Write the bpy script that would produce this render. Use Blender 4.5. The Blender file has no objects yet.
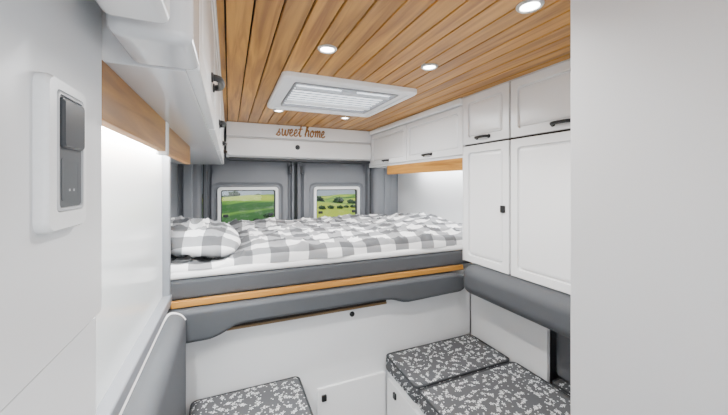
import bpy, bmesh, math, random
from mathutils import Vector, Matrix, noise
random.seed(4)
Z0=1.4
col=bpy.context.scene.collection
V=Vector
# ---------------- materials ----------------
def nmat(name):
    m=bpy.data.materials.new(name); m.use_nodes=True
    nt=m.node_tree; b=nt.nodes['Principled BSDF']
    return m,nt,b
def plain(name,c,rough=.5,metal=0,emit=0,bump=0,bscale=300,ecol=None,var=.04,coat=0):
    m,nt,b=nmat(name)
    tc=nt.nodes.new('ShaderNodeTexCoord'); n=nt.nodes.new('ShaderNodeTexNoise'); n.inputs['Scale'].default_value=bscale
    nt.links.new(tc.outputs['Object'],n.inputs['Vector'])
    r=nt.nodes.new('ShaderNodeMix'); r.data_type='RGBA'
    r.inputs[6].default_value=tuple(x*(1-var) for x in c)+(1,); r.inputs[7].default_value=tuple(min(1,x*(1+var)) for x in c)+(1,)
    nt.links.new(n.outputs['Fac'],r.inputs[0]); nt.links.new(r.outputs[2],b.inputs['Base Color'])
    b.inputs['Roughness'].default_value=rough; b.inputs['Metallic'].default_value=metal
    b.inputs['Coat Weight'].default_value=coat
    if emit:
        b.inputs['Emission Color'].default_value=tuple(ecol or c)+(1,); b.inputs['Emission Strength'].default_value=emit
    if bump:
        bp=nt.nodes.new('ShaderNodeBump'); bp.inputs['Strength'].default_value=bump; bp.inputs['Distance'].default_value=.002
        nt.links.new(n.outputs['Fac'],bp.inputs['Height']); nt.links.new(bp.outputs[0],b.inputs['Normal'])
    return m
def wood(name,c1,c2,axis=1,rough=.4):
    m,nt,b=nmat(name)
    tc=nt.nodes.new('ShaderNodeTexCoord'); mp=nt.nodes.new('ShaderNodeMapping')
    s=[34,34,34]; s[axis]=2.0; mp.inputs['Scale'].default_value=s
    ge=nt.nodes.new('ShaderNodeNewGeometry')
    mu=nt.nodes.new('ShaderNodeMath'); mu.operation='MULTIPLY'; mu.inputs[1].default_value=31
    nt.links.new(ge.outputs['Random Per Island'],mu.inputs[0])
    ad=nt.nodes.new('ShaderNodeVectorMath'); ad.operation='ADD'
    nt.links.new(tc.outputs['Object'],ad.inputs[0]); nt.links.new(mu.outputs[0],ad.inputs[1])
    nt.links.new(ad.outputs[0],mp.inputs['Vector'])
    n=nt.nodes.new('ShaderNodeTexNoise'); n.inputs['Scale'].default_value=1; n.inputs['Detail'].default_value=6; n.inputs['Distortion'].default_value=1.0
    nt.links.new(mp.outputs[0],n.inputs['Vector'])
    cr=nt.nodes.new('ShaderNodeValToRGB'); cr.color_ramp.elements[0].position=.32; cr.color_ramp.elements[1].position=.66
    cr.color_ramp.elements[0].color=c1+(1,); cr.color_ramp.elements[1].color=c2+(1,)
    nt.links.new(n.outputs['Fac'],cr.inputs[0])
    hs=nt.nodes.new('ShaderNodeHueSaturation')
    mr=nt.nodes.new('ShaderNodeMapRange'); mr.inputs[3].default_value=.82; mr.inputs[4].default_value=1.15
    nt.links.new(ge.outputs['Random Per Island'],mr.inputs[0]); nt.links.new(mr.outputs[0],hs.inputs['Value'])
    nt.links.new(cr.outputs[0],hs.inputs['Color']); nt.links.new(hs.outputs[0],b.inputs['Base Color'])
    b.inputs['Roughness'].default_value=rough
    return m
def speckle():
    m,nt,b=nmat('floral_print_fabric')
    N=nt.nodes.new; Lk=nt.links.new
    def M(op,a,c=0,d=None):
        n=N('ShaderNodeMath'); n.operation=op
        for i,x in enumerate((a,c,d)):
            if x is None: continue
            if isinstance(x,(int,float)): n.inputs[i].default_value=x
            else: Lk(x,n.inputs[i])
        return n.outputs[0]
    tc=N('ShaderNodeTexCoord'); sp=N('ShaderNodeSeparateXYZ'); Lk(tc.outputs['Object'],sp.inputs[0])
    zz=M('MULTIPLY',sp.outputs[2],.8); cx=N('ShaderNodeCombineXYZ')
    Lk(M('ADD',sp.outputs[0],zz),cx.inputs[0]); Lk(M('ADD',sp.outputs[1],zz),cx.inputs[1])
    outs=[]
    for k,(S,kind) in enumerate([(24,'sprig'),(23,'flower'),(50,'dot')]):
        mp=N('ShaderNodeMapping'); mp.inputs['Scale'].default_value=(S,S,1); mp.inputs['Location'].default_value=(k*7.3,k*3.7,0); mp.inputs['Rotation'].default_value=(0,0,k*.6)
        Lk(cx.outputs[0],mp.inputs[0])
        v=N('ShaderNodeTexVoronoi'); v.voronoi_dimensions='2D'; v.inputs['Scale'].default_value=1; v.inputs['Randomness'].default_value=.75
        Lk(mp.outputs[0],v.inputs['Vector'])
        sb=N('ShaderNodeVectorMath'); sb.operation='SUBTRACT'; Lk(mp.outputs[0],sb.inputs[0]); Lk(v.outputs['Position'],sb.inputs[1])
        cs=N('ShaderNodeSeparateColor'); Lk(v.outputs['Color'],cs.inputs[0])
        ro=N('ShaderNodeVectorRotate'); ro.rotation_type='Z_AXIS'; Lk(sb.outputs[0],ro.inputs['Vector']); Lk(M('MULTIPLY',cs.outputs[0],6.28),ro.inputs['Angle'])
        q=N('ShaderNodeSeparateXYZ'); Lk(ro.outputs[0],q.inputs[0]); x,y=q.outputs[0],q.outputs[1]
        if kind=='sprig':
            lobe=M('ABSOLUTE',M('SINE',M('MULTIPLY_ADD',x,11.,M('MULTIPLY',M('ABSOLUTE',y),-7.))))
            wid=M('MULTIPLY',M('SUBTRACT',.42,M('ABSOLUTE',x)),.5)
            o=M('MULTIPLY',M('LESS_THAN',M('ABSOLUTE',y),wid),M('GREATER_THAN',lobe,.66))
            o=M('MAXIMUM',o,M('MULTIPLY',M('LESS_THAN',M('ABSOLUTE',y),.028),M('LESS_THAN',M('ABSOLUTE',x),.43)))
            o=M('MULTIPLY',o,M('GREATER_THAN',cs.outputs[1],.10))
        elif kind=='flower':
            r=M('SQRT',M('ADD',M('MULTIPLY',x,x),M('MULTIPLY',y,y)))
            th=M('ARCTAN2',y,x); R=M('MULTIPLY_ADD',M('COSINE',M('MULTIPLY',th,5)),.075,.145)
            o=M('MULTIPLY',M('LESS_THAN',r,R),M('GREATER_THAN',r,.04))
            o=M('MULTIPLY',o,M('GREATER_THAN',cs.outputs[1],.45))
        else:
            o=M('MULTIPLY',M('LESS_THAN',v.outputs['Distance'],.15),M('GREATER_THAN',cs.outputs[1],.55))
        outs.append(o)
    o=outs[0]
    for q in outs[1:]: o=M('MAXIMUM',o,q)
    r=N('ShaderNodeMix'); r.data_type='RGBA'; r.inputs[6].default_value=(.070,.073,.078,1); r.inputs[7].default_value=(.62,.63,.64,1)
    Lk(o,r.inputs[0]); Lk(r.outputs[2],b.inputs['Base Color']); b.inputs['Roughness'].default_value=.85
    return m
def gingham(name='gingham_cloth',s=.16):
    m,nt,b=nmat(name)
    tc=nt.nodes.new('ShaderNodeTexCoord'); sp=nt.nodes.new('ShaderNodeSeparateXYZ')
    nz=nt.nodes.new('ShaderNodeTexNoise'); nz.inputs['Scale'].default_value=3; nz.inputs['Detail'].default_value=0
    nt.links.new(tc.outputs['Object'],nz.inputs['Vector'])
    vm=nt.nodes.new('ShaderNodeVectorMath'); vm.operation='MULTIPLY_ADD'; vm.inputs[1].default_value=(.08,.08,0)
    nt.links.new(nz.outputs['Color'],vm.inputs[0]); nt.links.new(tc.outputs['Object'],vm.inputs[2])
    nt.links.new(vm.outputs[0],sp.inputs[0])
    def M(op,a,bv):
        n=nt.nodes.new('ShaderNodeMath'); n.operation=op
        for i,x in enumerate((a,bv)):
            if not isinstance(x,(int,float)): nt.links.new(x,n.inputs[i])
            else: n.inputs[i].default_value=x
        return n.outputs[0]
    yz=M('ADD',sp.outputs[1],sp.outputs[2])
    a=M('LESS_THAN',M('FRACT',M('DIVIDE',M('ADD',sp.outputs[0],10.),s),0),.5)
    c=M('LESS_THAN',M('FRACT',M('DIVIDE',M('ADD',yz,10.03),s),0),.5)
    su=M('MULTIPLY',M('ADD',a,c),.5)
    cr=nt.nodes.new('ShaderNodeValToRGB'); cr.color_ramp.interpolation='CONSTANT'
    e=cr.color_ramp.elements; e[0].color=(.84,.84,.845,1); e[1].position=.7; e[1].color=(.085,.088,.094,1)
    k=e.new(.3); k.color=(.26,.265,.275,1)
    nt.links.new(su,cr.inputs[0]); nt.links.new(cr.outputs[0],b.inputs['Base Color']); b.inputs['Roughness'].default_value=.9
    return m
WHITE=plain('white_lacquer',(.88,.885,.89),.22,var=.01)
WALLW=plain('white_lining',(.82,.83,.84),.55,var=.01)
WALLR=plain('cool_grey_lining',(.66,.68,.70),.6,var=.01)
PANEL=plain('satin_white_board',(.75,.76,.775),.35,var=.01)
GLOSSP=plain('glossy_white_board',(.72,.73,.75),.12,var=.01)
GLOWP=plain('pale_lit_panel',(.82,.86,.87),.15,var=.01)
SEAM=plain('shadow_gap_grey',(.025,.017,.011),.8)
GREY=plain('grey_upholstery',(.062,.067,.075),.7,bump=.2,bscale=500)
GREY2=plain('grey_pad_fabric',(.10,.105,.115),.75,bump=.15,bscale=500)
PIPG=plain('dark_grey_piping',(.03,.032,.036),.75)
MATT=plain('grey_mattress_fabric',(.060,.064,.071),.9,bump=.3,bscale=500)
VANG=plain('grey_carpet_lining',(.18,.19,.21),.6,bump=.2,bscale=400)
VANL=plain('light_grey_lining',(.25,.265,.29),.8)
TRIMG=plain('mid_grey_edge_trim',(.20,.21,.23),.45)
DGREY=plain('dark_trim',(.03,.033,.037),.6)
BLACK=plain('black_metal',(.008,.008,.009),.4)
PIPE=plain('white_piping',(.8,.8,.8),.6)
SHEET=plain('white_sheet',(.80,.805,.81),.9)
PLAST=plain('white_plastic',(.86,.87,.88),.3)
FRAMEG=plain('grey_metal_frame',(.34,.35,.37),.35,metal=.2)
SLATG=plain('pale_grey_slats',(.55,.57,.60),.4)
SILV=plain('silver_grey_plastic',(.50,.515,.54),.3)
SWD=plain('slate_plastic',(.045,.05,.057),.28)
SWS=plain('slate_socket_plastic',(.085,.092,.102),.4)
CHROME=plain('brushed_metal',(.6,.6,.6),.3,metal=.8)
LEDM=plain('led_glow',(1,1,1),.5,emit=110,ecol=(.95,.985,1))
LEDR=plain('led_glow_soft',(1,1,1),.5,emit=75,ecol=(.97,.985,1))
LENS=plain('lamp_lens',(1,1,1),.5,emit=22,ecol=(1,.97,.93))
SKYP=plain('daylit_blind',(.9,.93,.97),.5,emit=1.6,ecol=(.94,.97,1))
FLOORM=plain('grey_vinyl_floor',(.22,.22,.22),.5,bscale=30)
WC=wood('honey_plank_wood',(.27,.105,.012),(.59,.285,.047),1,.36)
WY=wood('oak_trim_wood_long',(.30,.12,.016),(.54,.255,.045),1)
WX=wood('oak_trim_wood_cross',(.32,.13,.018),(.54,.255,.047),0)
WD=wood('dull_brown_edge',(.14,.08,.035),(.30,.18,.08),0)
BROWN=plain('brown_lettering',(.33,.15,.037),.5)
SPK=speckle(); GING=gingham()
LEAF=plain('foliage',(.018,.05,.012),.9,bscale=2,var=.5); BARK=plain('bark',(.08,.05,.03),.9)
def glass():
    m=bpy.data.materials.new('window_glass'); m.use_nodes=True; nt=m.node_tree; nt.nodes.clear()
    o=nt.nodes.new('ShaderNodeOutputMaterial'); mx=nt.nodes.new('ShaderNodeMixShader'); t=nt.nodes.new('ShaderNodeBsdfTransparent'); g=nt.nodes.new('ShaderNodeBsdfGlossy')
    g.inputs['Roughness'].default_value=.03; mx.inputs[0].default_value=.02
    nt.links.new(t.outputs[0],mx.inputs[1]); nt.links.new(g.outputs[0],mx.inputs[2]); nt.links.new(mx.outputs[0],o.inputs[0]); return m
GLASS=glass()
def meadow():
    m,nt,b=nmat('meadow')
    tc=nt.nodes.new('ShaderNodeTexCoord'); n=nt.nodes.new('ShaderNodeTexNoise'); n.inputs['Scale'].default_value=.11; n.inputs['Detail'].default_value=3
    mp=nt.nodes.new('ShaderNodeMapping'); mp.inputs['Scale'].default_value=(.6,1.3,1)
    nt.links.new(tc.outputs['Object'],mp.inputs[0]); nt.links.new(mp.outputs[0],n.inputs['Vector'])
    cr=nt.nodes.new('ShaderNodeValToRGB'); e=cr.color_ramp.elements; e[0].position=.40; e[0].color=(.03,.10,.01,1); e[1].position=.56; e[1].color=(.42,.48,.025,1)
    k=e.new(.47); k.color=(.14,.31,.015,1)
    nt.links.new(n.outputs['Fac'],cr.inputs[0]); nt.links.new(cr.outputs[0],b.inputs['Base Color']); b.inputs['Roughness'].default_value=1
    return m
# ---------------- builders ----------------
def wl(p):
    l=V((0,0,0))
    while p: l+=p.location; p=p.parent
    return l
def mkobj(name,bm,mat,parent=None,weighted=True,origin=None,angle=35):
    bmesh.ops.recalc_face_normals(bm,faces=bm.faces)
    for v in bm.verts: v.co.z+=Z0
    if parent is None:
        if origin is None:
            xs=[v.co for v in bm.verts]
            org=V(((min(v.x for v in xs)+max(v.x for v in xs))/2,(min(v.y for v in xs)+max(v.y for v in xs))/2,min(v.z for v in xs)))
        else: org=V(origin)+V((0,0,Z0))
    else: org=wl(parent)
    for v in bm.verts: v.co-=org
    me=bpy.data.meshes.new(name); bm.to_mesh(me); bm.free()
    for p in me.polygons: p.use_smooth=True
    me.set_sharp_from_angle(angle=math.radians(angle))
    me.materials.append(mat)
    o=bpy.data.objects.new(name,me); col.objects.link(o)
    if parent is None: o.location=org
    else: o.parent=parent
    if weighted:
        w=o.modifiers.new('wn','WEIGHTED_NORMAL'); w.keep_sharp=True
    return o
def thing(name,label,cat,loc,group=None):
    o=bpy.data.objects.new(name,None); o.empty_display_size=.05; col.objects.link(o)
    o.location=V(loc)+V((0,0,Z0)); o['label']=label; o['category']=cat
    if group:o['group']=group
    return o
def tag(o,label,cat,group=None):
    o['label']=label;o['category']=cat
    if group:o['group']=group
    return o
def struct(o,label=None,cat=None):
    o['kind']='structure'
    if label:o['label']=label
    if cat:o['category']=cat
    return o
def merge(bm,t):
    me=bpy.data.meshes.new('t'); t.to_mesh(me); t.free(); bm.from_mesh(me); bpy.data.meshes.remove(me)
def box(x0,x1,y0,y1,z0,z1,bev=.003,seg=2,bm=None):
    t=bmesh.new(); bmesh.ops.create_cube(t,size=1)
    for v in t.verts: v.co=V(((x0+x1)/2+v.co.x*(x1-x0),(y0+y1)/2+v.co.y*(y1-y0),(z0+z1)/2+v.co.z*(z1-z0)))
    if bev: bmesh.ops.bevel(t,geom=t.edges[:],offset=bev,segments=seg,affect='EDGES',profile=.5)
    if bm is None: return t
    merge(bm,t); return bm
def rrect(cx,cy,w,h,r,k=6):
    pts=[]; r=max(1e-4,min(r,w/2-1e-4,h/2-1e-4))
    for i,(sx,sy) in enumerate([(1,1),(-1,1),(-1,-1),(1,-1)]):
        for j in range(k+1):
            a=math.pi/2*(i+j/k)
            pts.append((cx+sx*(w/2-r)+r*math.cos(a),cy+sy*(h/2-r)+r*math.sin(a)))
    return pts
def loft(O,U,Vv,N,steps,cap0=True,cap1=True,bm=None,k=6,close=False):
    """steps: (cx,cy,w,h,r,n)"""
    bm=bm or bmesh.new(); O,U,Vv,N=map(V,(O,U,Vv,N)); loops=[]
    for (cx,cy,w,h,r,n) in steps:
        loops.append([bm.verts.new(O+U*a+Vv*b+N*n) for a,b in rrect(cx,cy,w,h,r,k)])
    n=len(loops[0])
    prs=list(zip(loops,loops[1:]))
    if close: prs.append((loops[-1],loops[0]))
    for A,B in prs:
        for i in range(n): bm.faces.new((A[i],A[(i+1)%n],B[(i+1)%n],B[i]))
    if not close:
        if cap0: bm.faces.new(loops[0][::-1])
        if cap1: bm.faces.new(loops[-1])
    return bm
def catmull(P,n=6):
    P=[V(p) for p in P]; out=[]
    for i in range(len(P)-1):
        p0=P[max(0,i-1)];p1=P[i];p2=P[i+1];p3=P[min(len(P)-1,i+2)]
        for j in range(n):
            t=j/n
            out.append(.5*((2*p1)+(-p0+p2)*t+(2*p0-5*p1+4*p2-p3)*t*t+(-p0+3*p1-3*p2+p3)*t**3))
    out.append(P[-1]); return out
def tube(P,r,seg=8,bm=None,smooth=0,closed=False):
    bm=bm or bmesh.new(); P=catmull(P,smooth) if smooth else [V(p) for p in P]
    rings=[]; up=V((0,0,1))
    for i,p in enumerate(P):
        if closed: d=P[(i+1)%len(P)]-P[i-1]
        else: d=P[min(i+1,len(P)-1)]-P[max(i-1,0)]
        d.normalize()
        ref=up if abs(d.z)<.95 else V((1,0,0))
        a=d.cross(ref).normalized(); b=d.cross(a)
        rings.append([bm.verts.new(p+a*r*math.cos(2*math.pi*k/seg)+b*r*math.sin(2*math.pi*k/seg)) for k in range(seg)])
    m=len(rings)
    for i in range(m if closed else m-1):
        A=rings[i];B=rings[(i+1)%m]
        for k in range(seg): bm.faces.new((A[k],A[(k+1)%seg],B[(k+1)%seg],B[k]))
    if not closed: bm.faces.new(rings[0]); bm.faces.new(rings[-1])
    return bm
def lathe(O,N,prof,seg=28,bm=None):
    """prof: (radius, height along N)"""
    bm=bm or bmesh.new(); O=V(O);N=V(N).normalized(); ref=V((0,0,1)) if abs(N.z)<.9 else V((1,0,0))
    a=N.cross(ref).normalized(); b=N.cross(a); rings=[]
    for r,h in prof: rings.append([bm.verts.new(O+N*h+(a*math.cos(2*math.pi*k/seg)+b*math.sin(2*math.pi*k/seg))*r) for k in range(seg)])
    for A,B in zip(rings,rings[1:]):
        for k in range(seg): bm.faces.new((A[k],A[(k+1)%seg],B[(k+1)%seg],B[k]))
    bm.faces.new(rings[0]); bm.faces.new(rings[-1]); return bm
def prism(pts,y0,y1,bev=.02,seg=4):
    bm=bmesh.new(); A=[bm.verts.new((x,y0,z)) for x,z in pts]; B=[bm.verts.new((x,y1,z)) for x,z in pts]; n=len(pts)
    bm.faces.new(A); bm.faces.new(B[::-1])
    for i in range(n): bm.faces.new((A[i],B[i],B[(i+1)%n],A[(i+1)%n]))
    bmesh.ops.recalc_face_normals(bm,faces=bm.faces)
    bmesh.ops.bevel(bm,geom=bm.edges[:],offset=bev,segments=seg,affect='EDGES',profile=.5,clamp_overlap=True)
    return bm
def dup(root,loc,label=None):
    r=root.copy(); col.objects.link(r); r.location=V(loc)+V((0,0,Z0))
    if label: r['label']=label
    for ch in list(root.children):
        c=ch.copy(); col.objects.link(c); c.parent=r
        for g in ch.children:
            d=g.copy(); col.objects.link(d); d.parent=c
    return r
# cabinet door on a plane facing s*X
def cab_door(par,xf,y0,y1,z0,z1,s,handle=None,lock=None,margin=.04,grooves=True,name='door',hs=1):
    g=.003; w=y1-y0-2*g; h=z1-z0-2*g; cy=(y0+y1)/2; cz=(z0+z1)/2; t=.016
    st=[(0,0,w,h,.004,-t),(0,0,w,h,.004,-.002),(0,0,w-.004,h-.004,.004,0)]
    if grooves:
        m=margin*2
        st+=[(0,0,w-m,h-m,.018,0),(0,0,w-m-.004,h-m-.004,.017,-.012),(0,0,w-m-.015,h-m-.015,.013,-.012),(0,0,w-m-.021,h-m-.021,.011,-.005),(0,0,w-m-.052,h-m-.052,.004,0)]
    d=mkobj(name,loft((xf,cy,cz),(0,1,0),(0,0,1),(s,0,0),st),WHITE,par)
    if handle:
        hy,hz,L=handle
        b=bmesh.new(); q_=hs
        tube([(xf,hy-L/2,hz),(xf+s*.012*q_,hy-L/2+.002,hz),(xf+s*.021*q_,hy-L/2+.012,hz),(xf+s*.024*q_,hy,hz),(xf+s*.021*q_,hy+L/2-.012,hz),(xf+s*.012*q_,hy+L/2-.002,hz),(xf,hy+L/2,hz)],.0078,8,b,4)
        for q in (-1,1): lathe((xf,hy+q*L/2,hz),(s,0,0),[(.011,-.001),(.011,.003),(.008,.005)],14,b)
        hn=mkobj('handle',b,BLACK,d)
    if lock:
        ly,lz=lock
        lk=mkobj('lock',loft((xf,ly,lz),(0,1,0),(0,0,1),(s,0,0),[(0,0,.028,.036,.004,-.002),(0,0,.028,.036,.004,.006),(0,0,.022,.030,.003,.008)]),BLACK,d)
    return d
# ---------------- setting ----------------
struct(mkobj('floor',box(-.45,1.7,-.9,3.0,-1.46,-1.4,0),FLOORM))
b=bmesh.new(); x=-.24; W=.0765
while x<1.62:
    box(x+.0026,x+W-.0026,-.9,2.93,.5,.513,.003,2,b); x+=W
struct(mkobj('ceiling',b,WC))
struct(mkobj('trim_1',box(-.45,1.7,-.9,3.0,.5135,.56,0),SEAM))
struct(mkobj('wall_left',box(-.45,-.37,1.2,2.95,-1.4,.515,0),VANL))
struct(mkobj('trim_2',box(-.45,-.262,-.9,1.47,-1.4,.515,0),PANEL))
struct(mkobj('wall_right',box(1.6,1.7,-.9,2.95,-1.4,.515,0),WALLR))
b=bmesh.new()
box(-.40,-.205,2.86,3.0,-1.4,.5,.035,5,b); box(1.325,1.62,2.84,3.0,-1.4,.5,.045,6,b); box(-.3,1.5,2.93,3.0,.36,.5,.005,2,b); box(-.3,1.5,2.93,3.0,-1.4,-1.2,.005,2,b)
struct(mkobj('wall_back',b,VANG))
for i,(xx) in enumerate((-.30,1.47)):
    b=prism([(xx-.035,-.9),(xx+.035,-.9),(xx+.035,.3),(xx-.035,.3)],2.825,2.87,.012,3)
    struct(mkobj('trim_%d'%(3+i),b,VANL if i==0 else VANG))
def rear_door(n,xa,xb,wx0,wx1):
    wz0,wz1=-.43,-.035; dz0,dz1=-1.2,.36
    cx=(xa+xb)/2; cz=(dz0+dz1)/2; w=xb-xa; h=dz1-dz0
    wcx=(wx0+wx1)/2-cx; wcz=(wz0+wz1)/2-cz; ww=wx1-wx0-.03; wh=wz1-wz0-.03
    O=(cx,2.95,cz)
    st=[(0,0,w,h,.05,-.05),(0,0,w,h,.05,.0),(0,0,w-.02,h-.02,.06,.03),(0,0,w-.055,h-.055,.08,.038),(0,0,w-.075,h-.12,.10,-.012),
        (0,0,w-.10,h-.22,.11,-.014),(0,0,w-.135,h-.40,.12,.030),(wcx,wcz,ww+.12,wh+.11,.06,.030),(wcx,wcz,ww+.08,wh+.07,.05,.010),(wcx,wcz,ww,wh,.03,.010),(wcx,wcz,ww,wh,.03,-.05)]
    d=struct(mkobj('door_%d'%n,loft(O,(1,0,0),(0,0,1),(0,-1,0),st,close=True),VANG),'grey lined rear door %s'%('on the pillow side' if n==1 else 'farther from the pillow'),'door')
    pts=[(O[0]+a,2.918,O[2]+c) for a,c in rrect(0,0,w-.010,h-.010,.06)]
    mkobj('door_seal',tube(pts,.006,8,None,0,True),DGREY,d)
    mkobj('door_catch',loft((xb-.045 if n==1 else xa+.045,2.915,.12),(1,0,0),(0,0,1),(0,-1,0),[(0,0,.022,.08,.008,-.004),(0,0,.022,.08,.008,.01),(0,0,.014,.07,.006,.014)]),DGREY,d)
    fcx=(wx0+wx1)/2; fcz=(wz0+wz1)/2; fw=wx1-wx0; fh=wz1-wz0
    st=[(0,0,fw-.032,fh-.032,.03,-.045),(0,0,fw-.032,fh-.032,.03,.0),(0,0,fw,fh,.03,.0),(0,0,fw,fh,.03,.012),(0,0,fw-.008,fh-.008,.028,.017),(0,0,fw-.05,fh-.05,.016,.017),(0,0,fw-.055,fh-.055,.015,.005),(0,0,fw-.055,fh-.055,.015,-.045)]
    wd=struct(mkobj('window_%d'%n,loft((fcx,2.928,fcz),(1,0,0),(0,0,1),(0,-1,0),st,close=True),PLAST),'white framed window in the rear door','window')
    st=[(0,0,fw-.054,fh-.054,.015,-.03),(0,0,fw-.054,fh-.054,.015,.002),(0,0,fw-.068,fh-.068,.015,.002),(0,0,fw-.068,fh-.068,.015,-.03)]
    mkobj('sash',loft((fcx,2.93,fcz),(1,0,0),(0,0,1),(0,-1,0),st,close=True),DGREY,wd)
    mkobj('window_pane',loft((fcx,2.945,fcz),(1,0,0),(0,0,1),(0,-1,0),[(0,0,fw-.065,fh-.065,.015,-.003),(0,0,fw-.065,fh-.065,.015,.003)]),GLASS,wd)
    b=bmesh.new()
    for q in (-1,1): box(fcx+q*(fw/2-.065)-.02,fcx+q*(fw/2-.065)+.02,2.905,2.925,fcz-.06,fcz-.035,.004,2,b)
    mkobj('window_latch',b,DGREY,wd)
rear_door(1,-.2,.56,-.09,.41); rear_door(2,.575,1.325,.735,1.205)
# ---------------- rear header shelf ----------------
t=thing('header_cabinet','long white header cabinet above the rear doors carrying brown lettering','cabinet',(.6,2.78,.21))
mkobj('body',box(-.02,1.27,2.79,2.93,.21,.499,.004),WHITE,t)
mkobj('fascia',box(-.02,1.265,2.765,2.79,.385,.499,.006,3),WHITE,t)
f=mkobj('flap',loft((.62,2.79,.297),(1,0,0),(0,0,1),(0,-1,0),[(0,0,1.28,.150,.03,0),(0,0,1.28,.150,.03,.03),(0,0,1.265,.135,.025,.037)]),WHITE,t)
mkobj('knob',lathe((.55,2.755,.31),(0,-1,0),[(.021,-.003),(.021,.006),(.016,.010),(.009,.010),(.008,.005)],24),BLACK,f)
mkobj('bottom_edge',box(0,1.25,2.765,2.9,.188,.211,.003),DGREY,t)
L={'s':([(0,.05),(.3,.5),(.42,1.0),(.36,.65),(.58,.3),(.42,0),(.1,.08)],.72),
'w':([(0,.85),(.12,.95),(.15,.3),(.32,0),(.52,.25),(.6,.9),(.64,.3),(.82,0),(1.02,.35),(1.05,.95),(1.2,.8)],1.22),
'e':([(0,.35),(.35,.5),(.45,.85),(.25,1.0),(.08,.6),(.15,.12),(.4,0),(.68,.25)],.68),
't':([(0,.35),(.22,.9),(.32,1.65),(.22,.4),(.35,0),(.55,.15)],.62),
'h':([(0,.3),(.3,1.2),(.34,1.7),(.2,1.75),(.12,1.0),(.08,0),(.15,.6),(.4,1.0),(.55,.75),(.55,.15),(.75,.1)],.77),
'o':([(0,.3),(.2,.9),(.08,.4),(.3,0),(.58,.35),(.45,.95),(.25,.9),(.5,.75),(.8,.85)],.8),
'm':([(0,.85),(.1,.9),(.1,0),(.18,.7),(.38,1),(.46,.6),(.45,0),(.53,.7),(.73,1),(.82,.6),(.82,.1),(1,.1)],1.02)}
b=bmesh.new(); u=0
tot=sum(L[c][1]+.02 for c in 'sweethome')+.45
sc=.43/tot; x0=.368; zl=.408
for c in 'sweet home':
    if c==' ': u+=.45; continue
    P,w=L[c]; tube([(x0+(u+p[0]+p[1]*.15)*sc,2.763,zl+p[1]*sc*1.05) for p in P],.006,8,b,6)
    if c=='t': tube([(x0+(u+q)*sc,2.762,zl+r*sc) for q,r in ((.05,1.05),(.35,1.15),(.8,1.2))],.0048,6,b,4)
    u+=w+.02
tag(mkobj('wall_lettering',b,BROWN),'brown script lettering reading sweet home on the white header','lettering')
# ---------------- ceiling hatch ----------------
t=thing('roof_hatch','large white framed roof hatch with a slatted daylit blind set in the planks','roof hatch',(.575,1.755,.5))
O=(.575,1.755,.5)
mkobj('frame',loft(O,(1,0,0),(0,1,0),(0,0,-1),[(0,0,.71,.66,.03,0),(0,0,.71,.66,.03,.020),(0,0,.695,.645,.027,.028),(0,0,.64,.58,.02,.028),(0,0,.635,.575,.019,.019),(0,0,.575,.50,.016,.019),(0,0,.565,.49,.014,.008),(0,0,.565,.49,.014,-.012)],cap0=False,cap1=False,k=4),PLAST,t)
mkobj('inner_frame',loft(O,(1,0,0),(0,1,0),(0,0,-1),[(0,0,.563,.488,.012,.002),(0,0,.563,.488,.012,.022),(0,0,.543,.468,.01,.022),(0,0,.54,.465,.01,.002)],close=True,k=4),FRAMEG,t)
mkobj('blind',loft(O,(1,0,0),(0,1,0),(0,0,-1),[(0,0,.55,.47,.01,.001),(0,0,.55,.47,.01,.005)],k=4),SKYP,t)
b=bmesh.new()
for k in range(9): box(.31,.84,1.56+k*.047,1.568+k*.047,.487,.4945,.002,1,b)
mkobj('blind_slats',b,SLATG,t)
for k in range(2): mkobj('blind_bar',box(.31,.84,(1.59,1.86)[k],(1.61,1.89)[k],.474,.490,.004,3),(SLATG,PLAST)[k],t)
mkobj('latch',box(.535,.615,1.525,1.55,.465,.482,.004,3),SLATG,t)
# ---------------- spotlights ----------------
sl=[(.336,1.13),(.789,1.13),(.777,.63),(.336,.63),(.314,2.22),(.815,2.27)]
lb=['round ceiling spotlight before the hatch, nearest the left overhead cabinet','round ceiling spotlight between the hatch and the tall cabinet doors','round ceiling spotlight nearest the camera in the picture top','round ceiling spotlight out at the near end of the planks','small round ceiling spotlight just left of the hatch, near the lettering','small round ceiling spotlight past the far right corner of the hatch']
for i,(x,y) in enumerate(sl):
    if i==0:
        r0=thing('ceiling_spotlight',lb[0],'ceiling light',(x,y,.5),'recessed ceiling spotlights')
        mkobj('bezel',lathe((x,y,.5),(0,0,-1),[(.036,-.003),(.036,.003),(.031,.008),(.026,.006),(.024,.0)]),CHROME,r0)
        mkobj('lens',lathe((x,y,.5),(0,0,-1),[(.0245,-.002),(.0245,.003),(.018,.0055)]),LENS,r0)
    else: dup(r0,(x,y,.5),lb[i])
    l=bpy.data.lights.new('spot','SPOT'); l.energy=20; l.spot_size=math.radians(135); l.spot_blend=.6; l.shadow_soft_size=.015; l.color=(1,.985,.965)
    o=bpy.data.objects.new('spot_lamp',l); col.objects.link(o); o.location=(x,y,.485+Z0)
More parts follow.
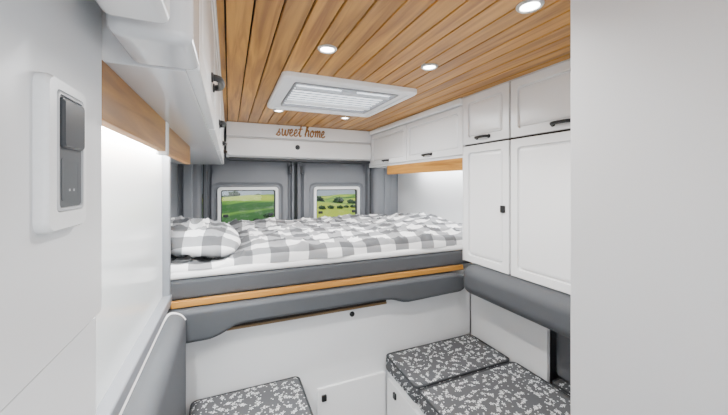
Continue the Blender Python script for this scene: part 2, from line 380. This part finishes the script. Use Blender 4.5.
# ---------------- right: tall cabinet ----------------
t=thing('tall_cabinet','white tall wall cabinet with four panelled doors beside the bed','cabinet',(1.42,1.0,-.45))
mkobj('body',box(1.268,1.6,.415,1.46,-.45,.5,.002),SEAM,t)
mkobj('frame',box(1.256,1.5995,.415,1.4605,.496,.4998,.001),WHITE,t)
mkobj('end_panel',box(1.252,1.5995,1.4575,1.462,-.45,.4998,.001),WHITE,t)
for (a,c,hy,ly) in ((1.127,1.457,1.30,1.165),(.68,1.123,.86,None)):
    cab_door(t,1.25,a,c,.216,.495,-1,handle=(hy,.247,.085),margin=.038)
    cab_door(t,1.25,a,c,-.449,.212,-1,lock=(ly,-.13) if ly else None,margin=.038)
cab_door(t,1.25,.418,.676,-.449,.495,-1)
t=thing('overhead_cabinet','white overhead cabinet with two doors above the bed under the planks','cabinet',(1.42,2.1,.15))
mkobj('body',box(1.272,1.6,1.463,2.84,.15,.5,.002),WHITE,t)
cab_door(t,1.255,1.465,2.10,.165,.455,-1,handle=(1.82,.195,.09),margin=.035)
cab_door(t,1.255,2.104,2.755,.165,.455,-1,handle=(2.44,.195,.09),margin=.035)
mkobj('cornice',box(1.235,1.275,1.463,2.76,.458,.5,.012,4),WHITE,t)
tag(mkobj('light_valance',box(1.275,1.293,1.465,2.46,.075,.15,.002),WY),'oak valance board under the overhead cabinet above the bed','valance')
tag(mkobj('light_strip',box(1.50,1.53,1.48,2.40,.138,.15,.002),LEDR),'white strip light behind the oak valance above the bed','strip light')
# ---------------- left overhead ----------------
t=thing('overhead_cabinet','long white overhead cabinet on the left with black pulls seen edge on','cabinet',(-.14,1.5,.145))
mkobj('body',box(-.37,-.052,.47,2.77,.145,.5,.002),GLOSSP,t)
mkobj('end_panel',box(-.110,-.035,.372,.4695,.1452,.4995,.012,5),GLOSSP,t)
for (a,c,hy) in ((.472,.98,.82),(.984,1.60,1.38),(1.604,2.2,2.05),(2.204,2.77,2.6)):
    cab_door(t,-.036,a,c,.147,.46,1,handle=(hy,.235,.085),margin=.04,hs=.8)
mkobj('cornice',box(-.055,-.032,.37,2.77,.462,.499,.005,3),WHITE,t)
tag(mkobj('corner_cabinet',box(-.102,-.050,-.2,.345,.146,.5,.008,4),WHITE),'white locker corner overhead at the top left, nearest the camera','cabinet')
t=thing('light_valance','oak valance board under the left overhead cabinet over the lit panel','valance',(-.135,.9,.065))
mkobj('board',box(-.154,-.136,.458,.86,.074,.145,.002),WY,t)
mkobj('board',box(-.158,-.141,.885,1.42,.074,.145,.002),WY,t)
mkobj('joint_cover',box(-.156,-.133,.858,.887,.066,.145,.004,2),WHITE,t)
tag(mkobj('light_strip',box(-.240,-.185,.48,1.42,.134,.145,.002),LEDM),'white strip light above the pale left wall panel','strip light')
t=thing('wall_panel','pale glossy wall panel on the left lit by a strip light','wall panel',(-.235,1.0,-.46))
mkobj('board',box(-.2615,-.24,.46,1.452,-.455,.144,.002),GLOWP,t)
mkobj('edge_trim',box(-.2615,-.215,1.445,1.475,-.5,.144,.006,3),TRIMG,t)
mkobj('bottom_trim',box(-.2615,-.210,.46,1.475,-.485,-.445,.006,3),TRIMG,t)
# ---------------- left foreground partition ----------------
t=thing('tall_cupboard','smooth white cupboard side at the far left holding the switch plate','cupboard',(-.2,.1,-1.4))
mkobj('body',box(-.258,-.146,-.6,.452,-1.4,.5,.002),PANEL,t)
mkobj('upper_panel',box(-.146,-.135,-.6,.455,-.148,.5,.002),PANEL,t)
mkobj('lower_panel',box(-.146,-.139,-.6,.451,-1.4,-.152,.002),PANEL,t)
t=thing('switch_plate','white rounded switch plate with slate rocker above a flat socket','switch',(-.135,.3495,-.04))
O=(-.135,.3495,.023)
pl=mkobj('plate',loft(O,(0,1,0),(0,0,1),(1,0,0),[(0,0,.071,.125,.009,0),(0,0,.071,.125,.009,.006),(0,0,.067,.121,.008,.009),(0.003,0.003,.051,.100,.005,.009),(.003,.003,.049,.098,.005,.0055)]),PLAST,t)
mkobj('surround',loft((-.135,.3525,.026),(0,1,0),(0,0,1),(1,0,0),[(0,0,.0495,.0985,.005,.005),(0,0,.0495,.0985,.005,.0088),(0,0,.047,.096,.004,.0094),(0,0,.044,.093,.004,.0094),(0,0,.0435,.0925,.004,.006)]),SILV,t)
mkobj('insert',loft((-.135,.3525,.026),(0,1,0),(0,0,1),(1,0,0),[(0,0,.0435,.0925,.004,.005),(0,0,.0435,.0925,.004,.0080),(0,0,.042,.091,.003,.0084)]),SWS,t)
sw=mkobj('rocker',loft((-.135,.3525,.050),(0,1,0),(0,0,1),(1,0,0),[(0,0,.040,.041,.003,.008),(0,0,.040,.041,.003,.0104),(0,0,.037,.038,.003,.0120)]),SWD,t)
so=mkobj('socket',loft((-.135,.3525,.003),(0,1,0),(0,0,1),(1,0,0),[(0,0,.034,.036,.003,.0083),(0,0,.034,.036,.003,.0088),(0,0,.026,.028,.003,.0088),(0,0,.025,.027,.003,.0085)]),SWS,t)
b=bmesh.new()
for k in range(2): box(-.1268,-.1262,.349+k*.008,.3512+k*.008,-.007,-.005,0,1,b)
mkobj('contact',b,SILV,so)
# ---------------- right foreground ----------------
t=thing('tall_wardrobe','plain white tall wardrobe side filling the right of the view','wardrobe',(1.1,-.1,-1.4))
mkobj('body',box(.632,1.6,-.6,.405,-1.4,.5,.002),PANEL,t)
mkobj('side_panel',box(.615,.632,-.6,.409,-1.4,.5,.003,3),PANEL,t)
# ---------------- bed ----------------
t=thing('bed','raised bed with thick grey mattress and an oak front rail','bed',(.6,2.15,-.55))
mkobj('mattress',box(-.35,1.585,1.465,2.84,-.478,-.392,.018,4),MATT,t)
mkobj('rail',box(-.213,1.245,1.445,1.465,-.500,-.474,.003,2),WX,t)
mkobj('base',box(-.36,1.59,1.5,2.85,-.52,-.478,.002),WALLW,t)
s=mkobj('mattress_topper',box(-.352,1.588,1.463,2.842,-.392,-.36,.013,4),SHEET); tag(s,'white mattress topper lying on the grey mattress','topper')
def duvet():
    bm=bmesh.new(); NX,NY=260,200; x0,x1,y0,y1=-.345,1.575,1.455,2.835
    def ed(d,w): 
        t=max(0,min(1,d/w)); return math.sqrt(1-(1-t)**2)
    def ridge(p): return 1-min(1,abs(noise.noise(p))*4)
    top=[];bot=[]
    for j in range(NY+1):
        ra=[];rb=[]
        for i in range(NX+1):
            a=i/NX;c=j/NY; x=x0+(x1-x0)*a; y=y0+(y1-y0)*c
            hem=.010*math.sin(x*9+1)+.007*math.sin(x*23)+.014
            if x>1.2: hem=.020
            if c<.05: y+=hem*(1-c/.05)
            e=min(ed(x-x0,.04),1)*ed(c*(y1-y0)+.004,.05)*ed(x1-x,.05)*ed(y1-(y0+(y1-y0)*c),.06)
            h=.054
            if x<.12: h-=.040*min(1,(.12-x)/.12)
            h+=.018*noise.noise(V((x*2.6+y*.8,y*3.2-x*.7,.3)))+.007*noise.noise(V((x*6-y*2,y*7+x*2,1.7)))
            h+=.018*ridge(V((x*3.0+y*2.6,y*2.8-x*2.0,7)))**3+.014*ridge(V((x*5-y*4,y*4+x*2,2)))**3+.006*ridge(V((x*10+y*4,y*11-x*3,9)))**2
            h+=.055*math.exp(-((x-1.38)/.18)**2-((y-2.15)/.3)**2)+.015*math.exp(-((x-.9)/.3)**2-((y-1.75)/.2)**2)
            h-=.03*max(0,(y-2.0))/.8
            h+=.028*math.exp(-((y-2.68)/.09)**2)*(.5+noise.noise(V((x*7,.5,3)))*1.3)
            z=-.3595+max(.010,h)*e
            ra.append(bm.verts.new((x,y,z))); rb.append(bm.verts.new((x,y,-.36)) if (i in(0,NX) or j in (0,NY)) else None)
        top.append(ra);bot.append(rb)
    for j in range(NY):
        for i in range(NX): bm.faces.new((top[j][i],top[j][i+1],top[j+1][i+1],top[j+1][i]))
    ring=[(0,i) for i in range(NX)]+[(j,NX) for j in range(NY)]+[(NY,i) for i in range(NX,0,-1)]+[(j,0) for j in range(NY,0,-1)]
    n=len(ring)
    for k in range(n):
        a=ring[k];c=ring[(k+1)%n]
        bm.faces.new((top[a[0]][a[1]],top[c[0]][c[1]],bot[c[0]][c[1]],bot[a[0]][a[1]]))
    bm.faces.new([bot[a][c] for a,c in ring])
    return bm
tag(mkobj('duvet',duvet(),GING,weighted=False,angle=80),'grey and white checked duvet spread across the bed','duvet')
def pillow(cx,cy,cz,w,d,h,rz,tilt,tx=0):
    bm=bmesh.new(); N=60; R=Matrix.Rotation(rz,3,'Z')@Matrix.Rotation(tilt,3,'Y')@Matrix.Rotation(tx,3,'X')
    G={}
    def ridge(p): return 1-min(1,abs(noise.noise(p))*4)
    for s in (1,-1):
        for j in range(N+1):
            for i in range(N+1):
                u=i/N*2-1;v=j/N*2-1
                edge=(i in (0,N) or j in (0,N))
                if s==-1 and edge: G[s,i,j]=G[1,i,j]; continue
                rr=max(0,abs(u)+abs(v)-1.25)
                px=u*w/2*(1-.30*rr); py=v*d/2*(1-.22*rr)
                z=h/2*((1-abs(u)**3)**.5)*((1-abs(v)**3)**.5)
                z+=(.014*noise.noise(V((u*2.5,v*2.5,s*3)))+.018*ridge(V((u*1.6+v,v*2.2-u,s)))**2+.012*ridge(V((u*3,v*2.4+u,s*2)))**2)*(1-u*u)*(1-v*v)*1.4
                G[s,i,j]=bm.verts.new(V((cx,cy,cz))+R@V((px,py,s*z)))
    for s in (1,-1):
        for j in range(N):
            for i in range(N):
                f=[G[s,i,j],G[s,i+1,j],G[s,i+1,j+1],G[s,i,j+1]]
                bm.faces.new(f if s==1 else f[::-1])
    return bm
tag(mkobj('pillow',pillow(-.135,1.75,-.262,.38,.50,.095,.08,.17,.12),GING,weighted=False,angle=80),'checked grey and white pillow at the left end of the bed','pillow')
t=thing('storage_cabinet','white storage cabinet under the bed with a lower hatch door','cabinet',(.5,2.1,-1.4))
mkobj('body',box(-.36,1.34,1.5,2.85,-1.4,-.521,.002),WALLW,t)
d=mkobj('door',loft((.5775,1.5,-1.19),(1,0,0),(0,0,1),(0,-1,0),[(0,0,.37,.38,.006,0),(0,0,.37,.38,.006,.012),(0,0,.364,.374,.005,.014)]),WHITE,t)
mkobj('lock',loft((.425,1.486,-1.045),(1,0,0),(0,0,1),(0,-1,0),[(0,0,.024,.03,.004,0),(0,0,.024,.03,.004,.008),(0,0,.018,.024,.003,.010)]),BLACK,d)
mkobj('knob',lathe((.576,1.5,-.667),(0,-1,0),[(.013,0),(.013,.006),(.009,.010),(.005,.010)],20),BLACK,t)
mkobj('ledge_edge',box(-.01,.77,1.488,1.502,-.642,-.630,.003),WD,t)
mkobj('ledge_shade_strip',box(-.01,.77,1.494,1.502,-.631,-.59,.001),SEAM,t)  # dark strip on the cabinet front, painting the shade of a recess
t=thing('back_bolster','grey padded bolster running across under the oak bed rail','bolster',(.5,1.45,-.67))
mkobj('padding',prism([(-.258,-.505),(1.18,-.508),(1.235,-.53),(1.235,-.60),(1.20,-.614),(.86,-.624),(.82,-.617),(.77,-.598),(.72,-.592),(.06,-.592),(.02,-.597),(-.03,-.624),(-.07,-.636),(-.258,-.638)],1.412,1.486,.018,5),GREY,t)
t=thing('side_bolster','grey padded bolster under the tall cabinet along the right bench','bolster',(1.25,.95,-.6))
mkobj('padding',box(1.175,1.34,.415,1.40,-.605,-.4502,.055,8),GREY,t)
tag(mkobj('lining_panel',box(1.345,1.365,1.0,1.498,-1.4,-.456,.002),WALLW),'white panel between the right bench pad and the grey bolster','panel')
tag(mkobj('backrest_cushion',box(1.385,1.48,.45,.998,-.899,-.46,.03,6),GREY2),'upright grey backrest pad at the near right of the bench','cushion')
t=thing('side_bolster','grey padded bolster with white piping beside the left seat pad','bolster',(-.2,1.0,-.9))
mkobj('padding',box(-.2615,-.150,.46,1.409,-1.4,-.494,.045,8),GREY,t)
mkobj('piping',tube([(-.215,.46,-.492),(-.215,.9,-.492),(-.215,1.22,-.492),(-.213,1.33,-.492),(-.207,1.37,-.493),(-.192,1.392,-.500),(-.172,1.402,-.515),(-.158,1.404,-.535)],.0055,8,None,6),PIPE,t)
# benches
def seat(lbl,x0,x1,y0,y1,z0,z1):
    t=thing('seat_cushion',lbl,'seat cushion',((x0+x1)/2,(y0+y1)/2,z0),'floral print seat cushions')
    bm=box(x0,x1,y0,y1,z0,z1,.026,6)
    mkobj('cover',bm,SPK,t)
    cx,cy=(x0+x1)/2,(y0+y1)/2
    for zz in (z1-.008,):
        pts=[(cx+a,cy+c,zz) for a,c in rrect(0,0,x1-x0-.011,y1-y0-.011,.022,5)]
        mkobj('piping',tube(pts,.0048,8,None,0,True),PIPG,t)
seat('white floral print seat cushion on the left bench beside the grey side bolster',-.146,.305,.62,1.485,-.99,-.9)
t=thing('bench','white box bench under the left floral print cushion','bench',(.06,1.05,-1.4))
mkobj('body',box(-.148,.295,.62,1.495,-1.4,-.991,.003),WHITE,t)
seat('white floral print seat cushion on the right bench up against the bed box',.755,1.335,1.185,1.49,-.99,-.9)
seat('white floral print seat cushion on the right bench, the larger nearer one',.755,1.335,.55,1.175,-.99,-.9)
seat('narrow floral print cushion below the upright grey backrest pad',1.345,1.53,.50,.990,-.99,-.9)
t=thing('bench','white box bench on the right carrying two floral print cushions','bench',(1.05,1.0,-1.4))
mkobj('body',box(.775,1.34,.45,1.495,-1.4,-.991,.003),WHITE,t)
mkobj('body_end',box(1.341,1.55,.45,.998,-1.4,-.991,.003),WHITE,t)
d=mkobj('door',loft((.775,1.31,-1.2),(0,1,0),(0,0,1),(-1,0,0),[(0,0,.32,.36,.006,0),(0,0,.32,.36,.006,.012),(0,0,.314,.354,.005,.014)]),WHITE,t)
mkobj('lock',loft((.761,1.38,-1.06),(0,1,0),(0,0,1),(-1,0,0),[(0,0,.024,.03,.004,0),(0,0,.024,.03,.004,.008),(0,0,.018,.024,.003,.010)]),BLACK,d)
# ---------------- outdoors ----------------
def terr(x,y):
    pts=[(3.2,-1.9),(12,-2.2),(34,-4.6),(55,-3.5),(85,-6.5),(140,-5.5),(220,-14),(300,-18)]
    z=pts[-1][1]
    for (a,za),(c,zc) in zip(pts,pts[1:]):
        if a<=y<=c:
            t=(y-a)/(c-a); t=t*t*(3-2*t); z=za+(zc-za)*t;break
    return z+(2.6*noise.noise(V((x*.04,y*.03,0)))+.6*noise.noise(V((x*.1,y*.1,4))))*min(1,max(0,(y-6)/40))
bm=bmesh.new(); N=110; g=[[bm.verts.new((-90+i*300/N,3.2+(j/N)**1.6*296,terr(-90+i*300/N,3.2+(j/N)**1.6*296))) for i in range(N+1)] for j in range(N+1)]
for j in range(N):
    for i in range(N): bm.faces.new((g[j][i],g[j][i+1],g[j+1][i+1],g[j+1][i]))
struct(mkobj('ground',bm,meadow(),weighted=False),'green meadow hills outside the rear windows','meadow')
def tree_bm(s):
    b=bmesh.new(); bmesh.ops.create_icosphere(b,subdivisions=4,radius=1)
    for v in b.verts:
        n=noise.noise(v.co*2.1+V((s*3,0,0)))*.5+noise.noise(v.co*6+V((s,0,0)))*.3
        v.co*=1+n; v.co.z*=.8; v.co.z+=.7; v.co.z-=Z0
    return b
r0=None
random.seed(11); spots=[]
for i in range(44):
    x=-6+i*1.75+random.uniform(-.3,.3); spots.append((x,(56,61)[i%2]+random.uniform(-1.2,1.2),random.uniform(.45,.85)))
for i in range(22): spots.append((-2+i*1.15+random.uniform(-.15,.15),34+i*.35+random.uniform(-.4,.4),random.uniform(.22,.38)))
for i,(x,y,s) in enumerate(spots):
    z=terr(x,y)-.15
    if r0 is None:
        r0=thing('tree','','tree',(0,0,-Z0))
        mkobj('crown',tree_bm(1),LEAF,r0,weighted=False,angle=180)
        mkobj('trunk',lathe((0,0,-Z0),(0,0,1),[(.16,-.2),(.1,.4),(.07,.7)],10),BARK,r0,weighted=False)
        o=r0; o.location=(x,y,z+Z0)
    else: o=dup(r0,(x,y,z))
    far=i<44
    o['label']='dark green tree in the tree line on the hill outside the rear windows' if far else 'small dark bush in the hedge row crossing the meadow slope outside'
    o['group']='tree line on the hill' if far else 'bushes in the hedge row'
    o.scale=(s*1.15,s*1.15,s); o.rotation_euler=(0,0,i*1.3)
# ---------------- lights ----------------
def area(n,loc,rot,sx,sy,e,c=(1,1,1)):
    l=bpy.data.lights.new(n,'AREA'); l.shape='RECTANGLE'; l.size=sx;l.size_y=sy;l.energy=e;l.color=c
    o=bpy.data.objects.new(n,l); col.objects.link(o); o.location=V(loc)+V((0,0,Z0)); o.rotation_euler=rot; return o
area('cab_fill',(.25,-.75,.1),(math.radians(90),0,0),.7,.9,11,(.98,.99,1))  # added fill lamp, unseen behind the camera, in place of windscreen daylight
area('hatch_daylight',(.575,1.75,.455),(0,0,0),.48,.4,13,(.98,.99,1))
s=bpy.data.lights.new('sun','SUN'); s.energy=4.6; s.angle=.05
o=bpy.data.objects.new('sun',s); col.objects.link(o); o.rotation_euler=(math.radians(10),math.radians(-40),0)
w=bpy.data.worlds.new('World'); bpy.context.scene.world=w; w.use_nodes=True; nt=w.node_tree
bg=nt.nodes['Background']; tc=nt.nodes.new('ShaderNodeTexCoord'); sp=nt.nodes.new('ShaderNodeSeparateXYZ'); cr=nt.nodes.new('ShaderNodeValToRGB')
nt.links.new(tc.outputs['Generated'],sp.inputs[0]); nt.links.new(sp.outputs[2],cr.inputs[0])
e=cr.color_ramp.elements; e[0].color=(.50,.60,.68,1); e[1].position=.6; e[1].color=(.25,.45,.8,1)
nt.links.new(cr.outputs[0],bg.inputs[0]); bg.inputs[1].default_value=.9
# ---------------- camera ----------------
c=bpy.data.cameras.new('camera'); c.sensor_width=36; c.lens=36*315/728; c.shift_y=-24.5/728; c.clip_start=.02; c.clip_end=1000
o=bpy.data.objects.new('camera',c); col.objects.link(o); o.location=(0,0,Z0); o.rotation_euler=(math.radians(90),0,-math.radians(23.2))
bpy.context.scene.camera=o
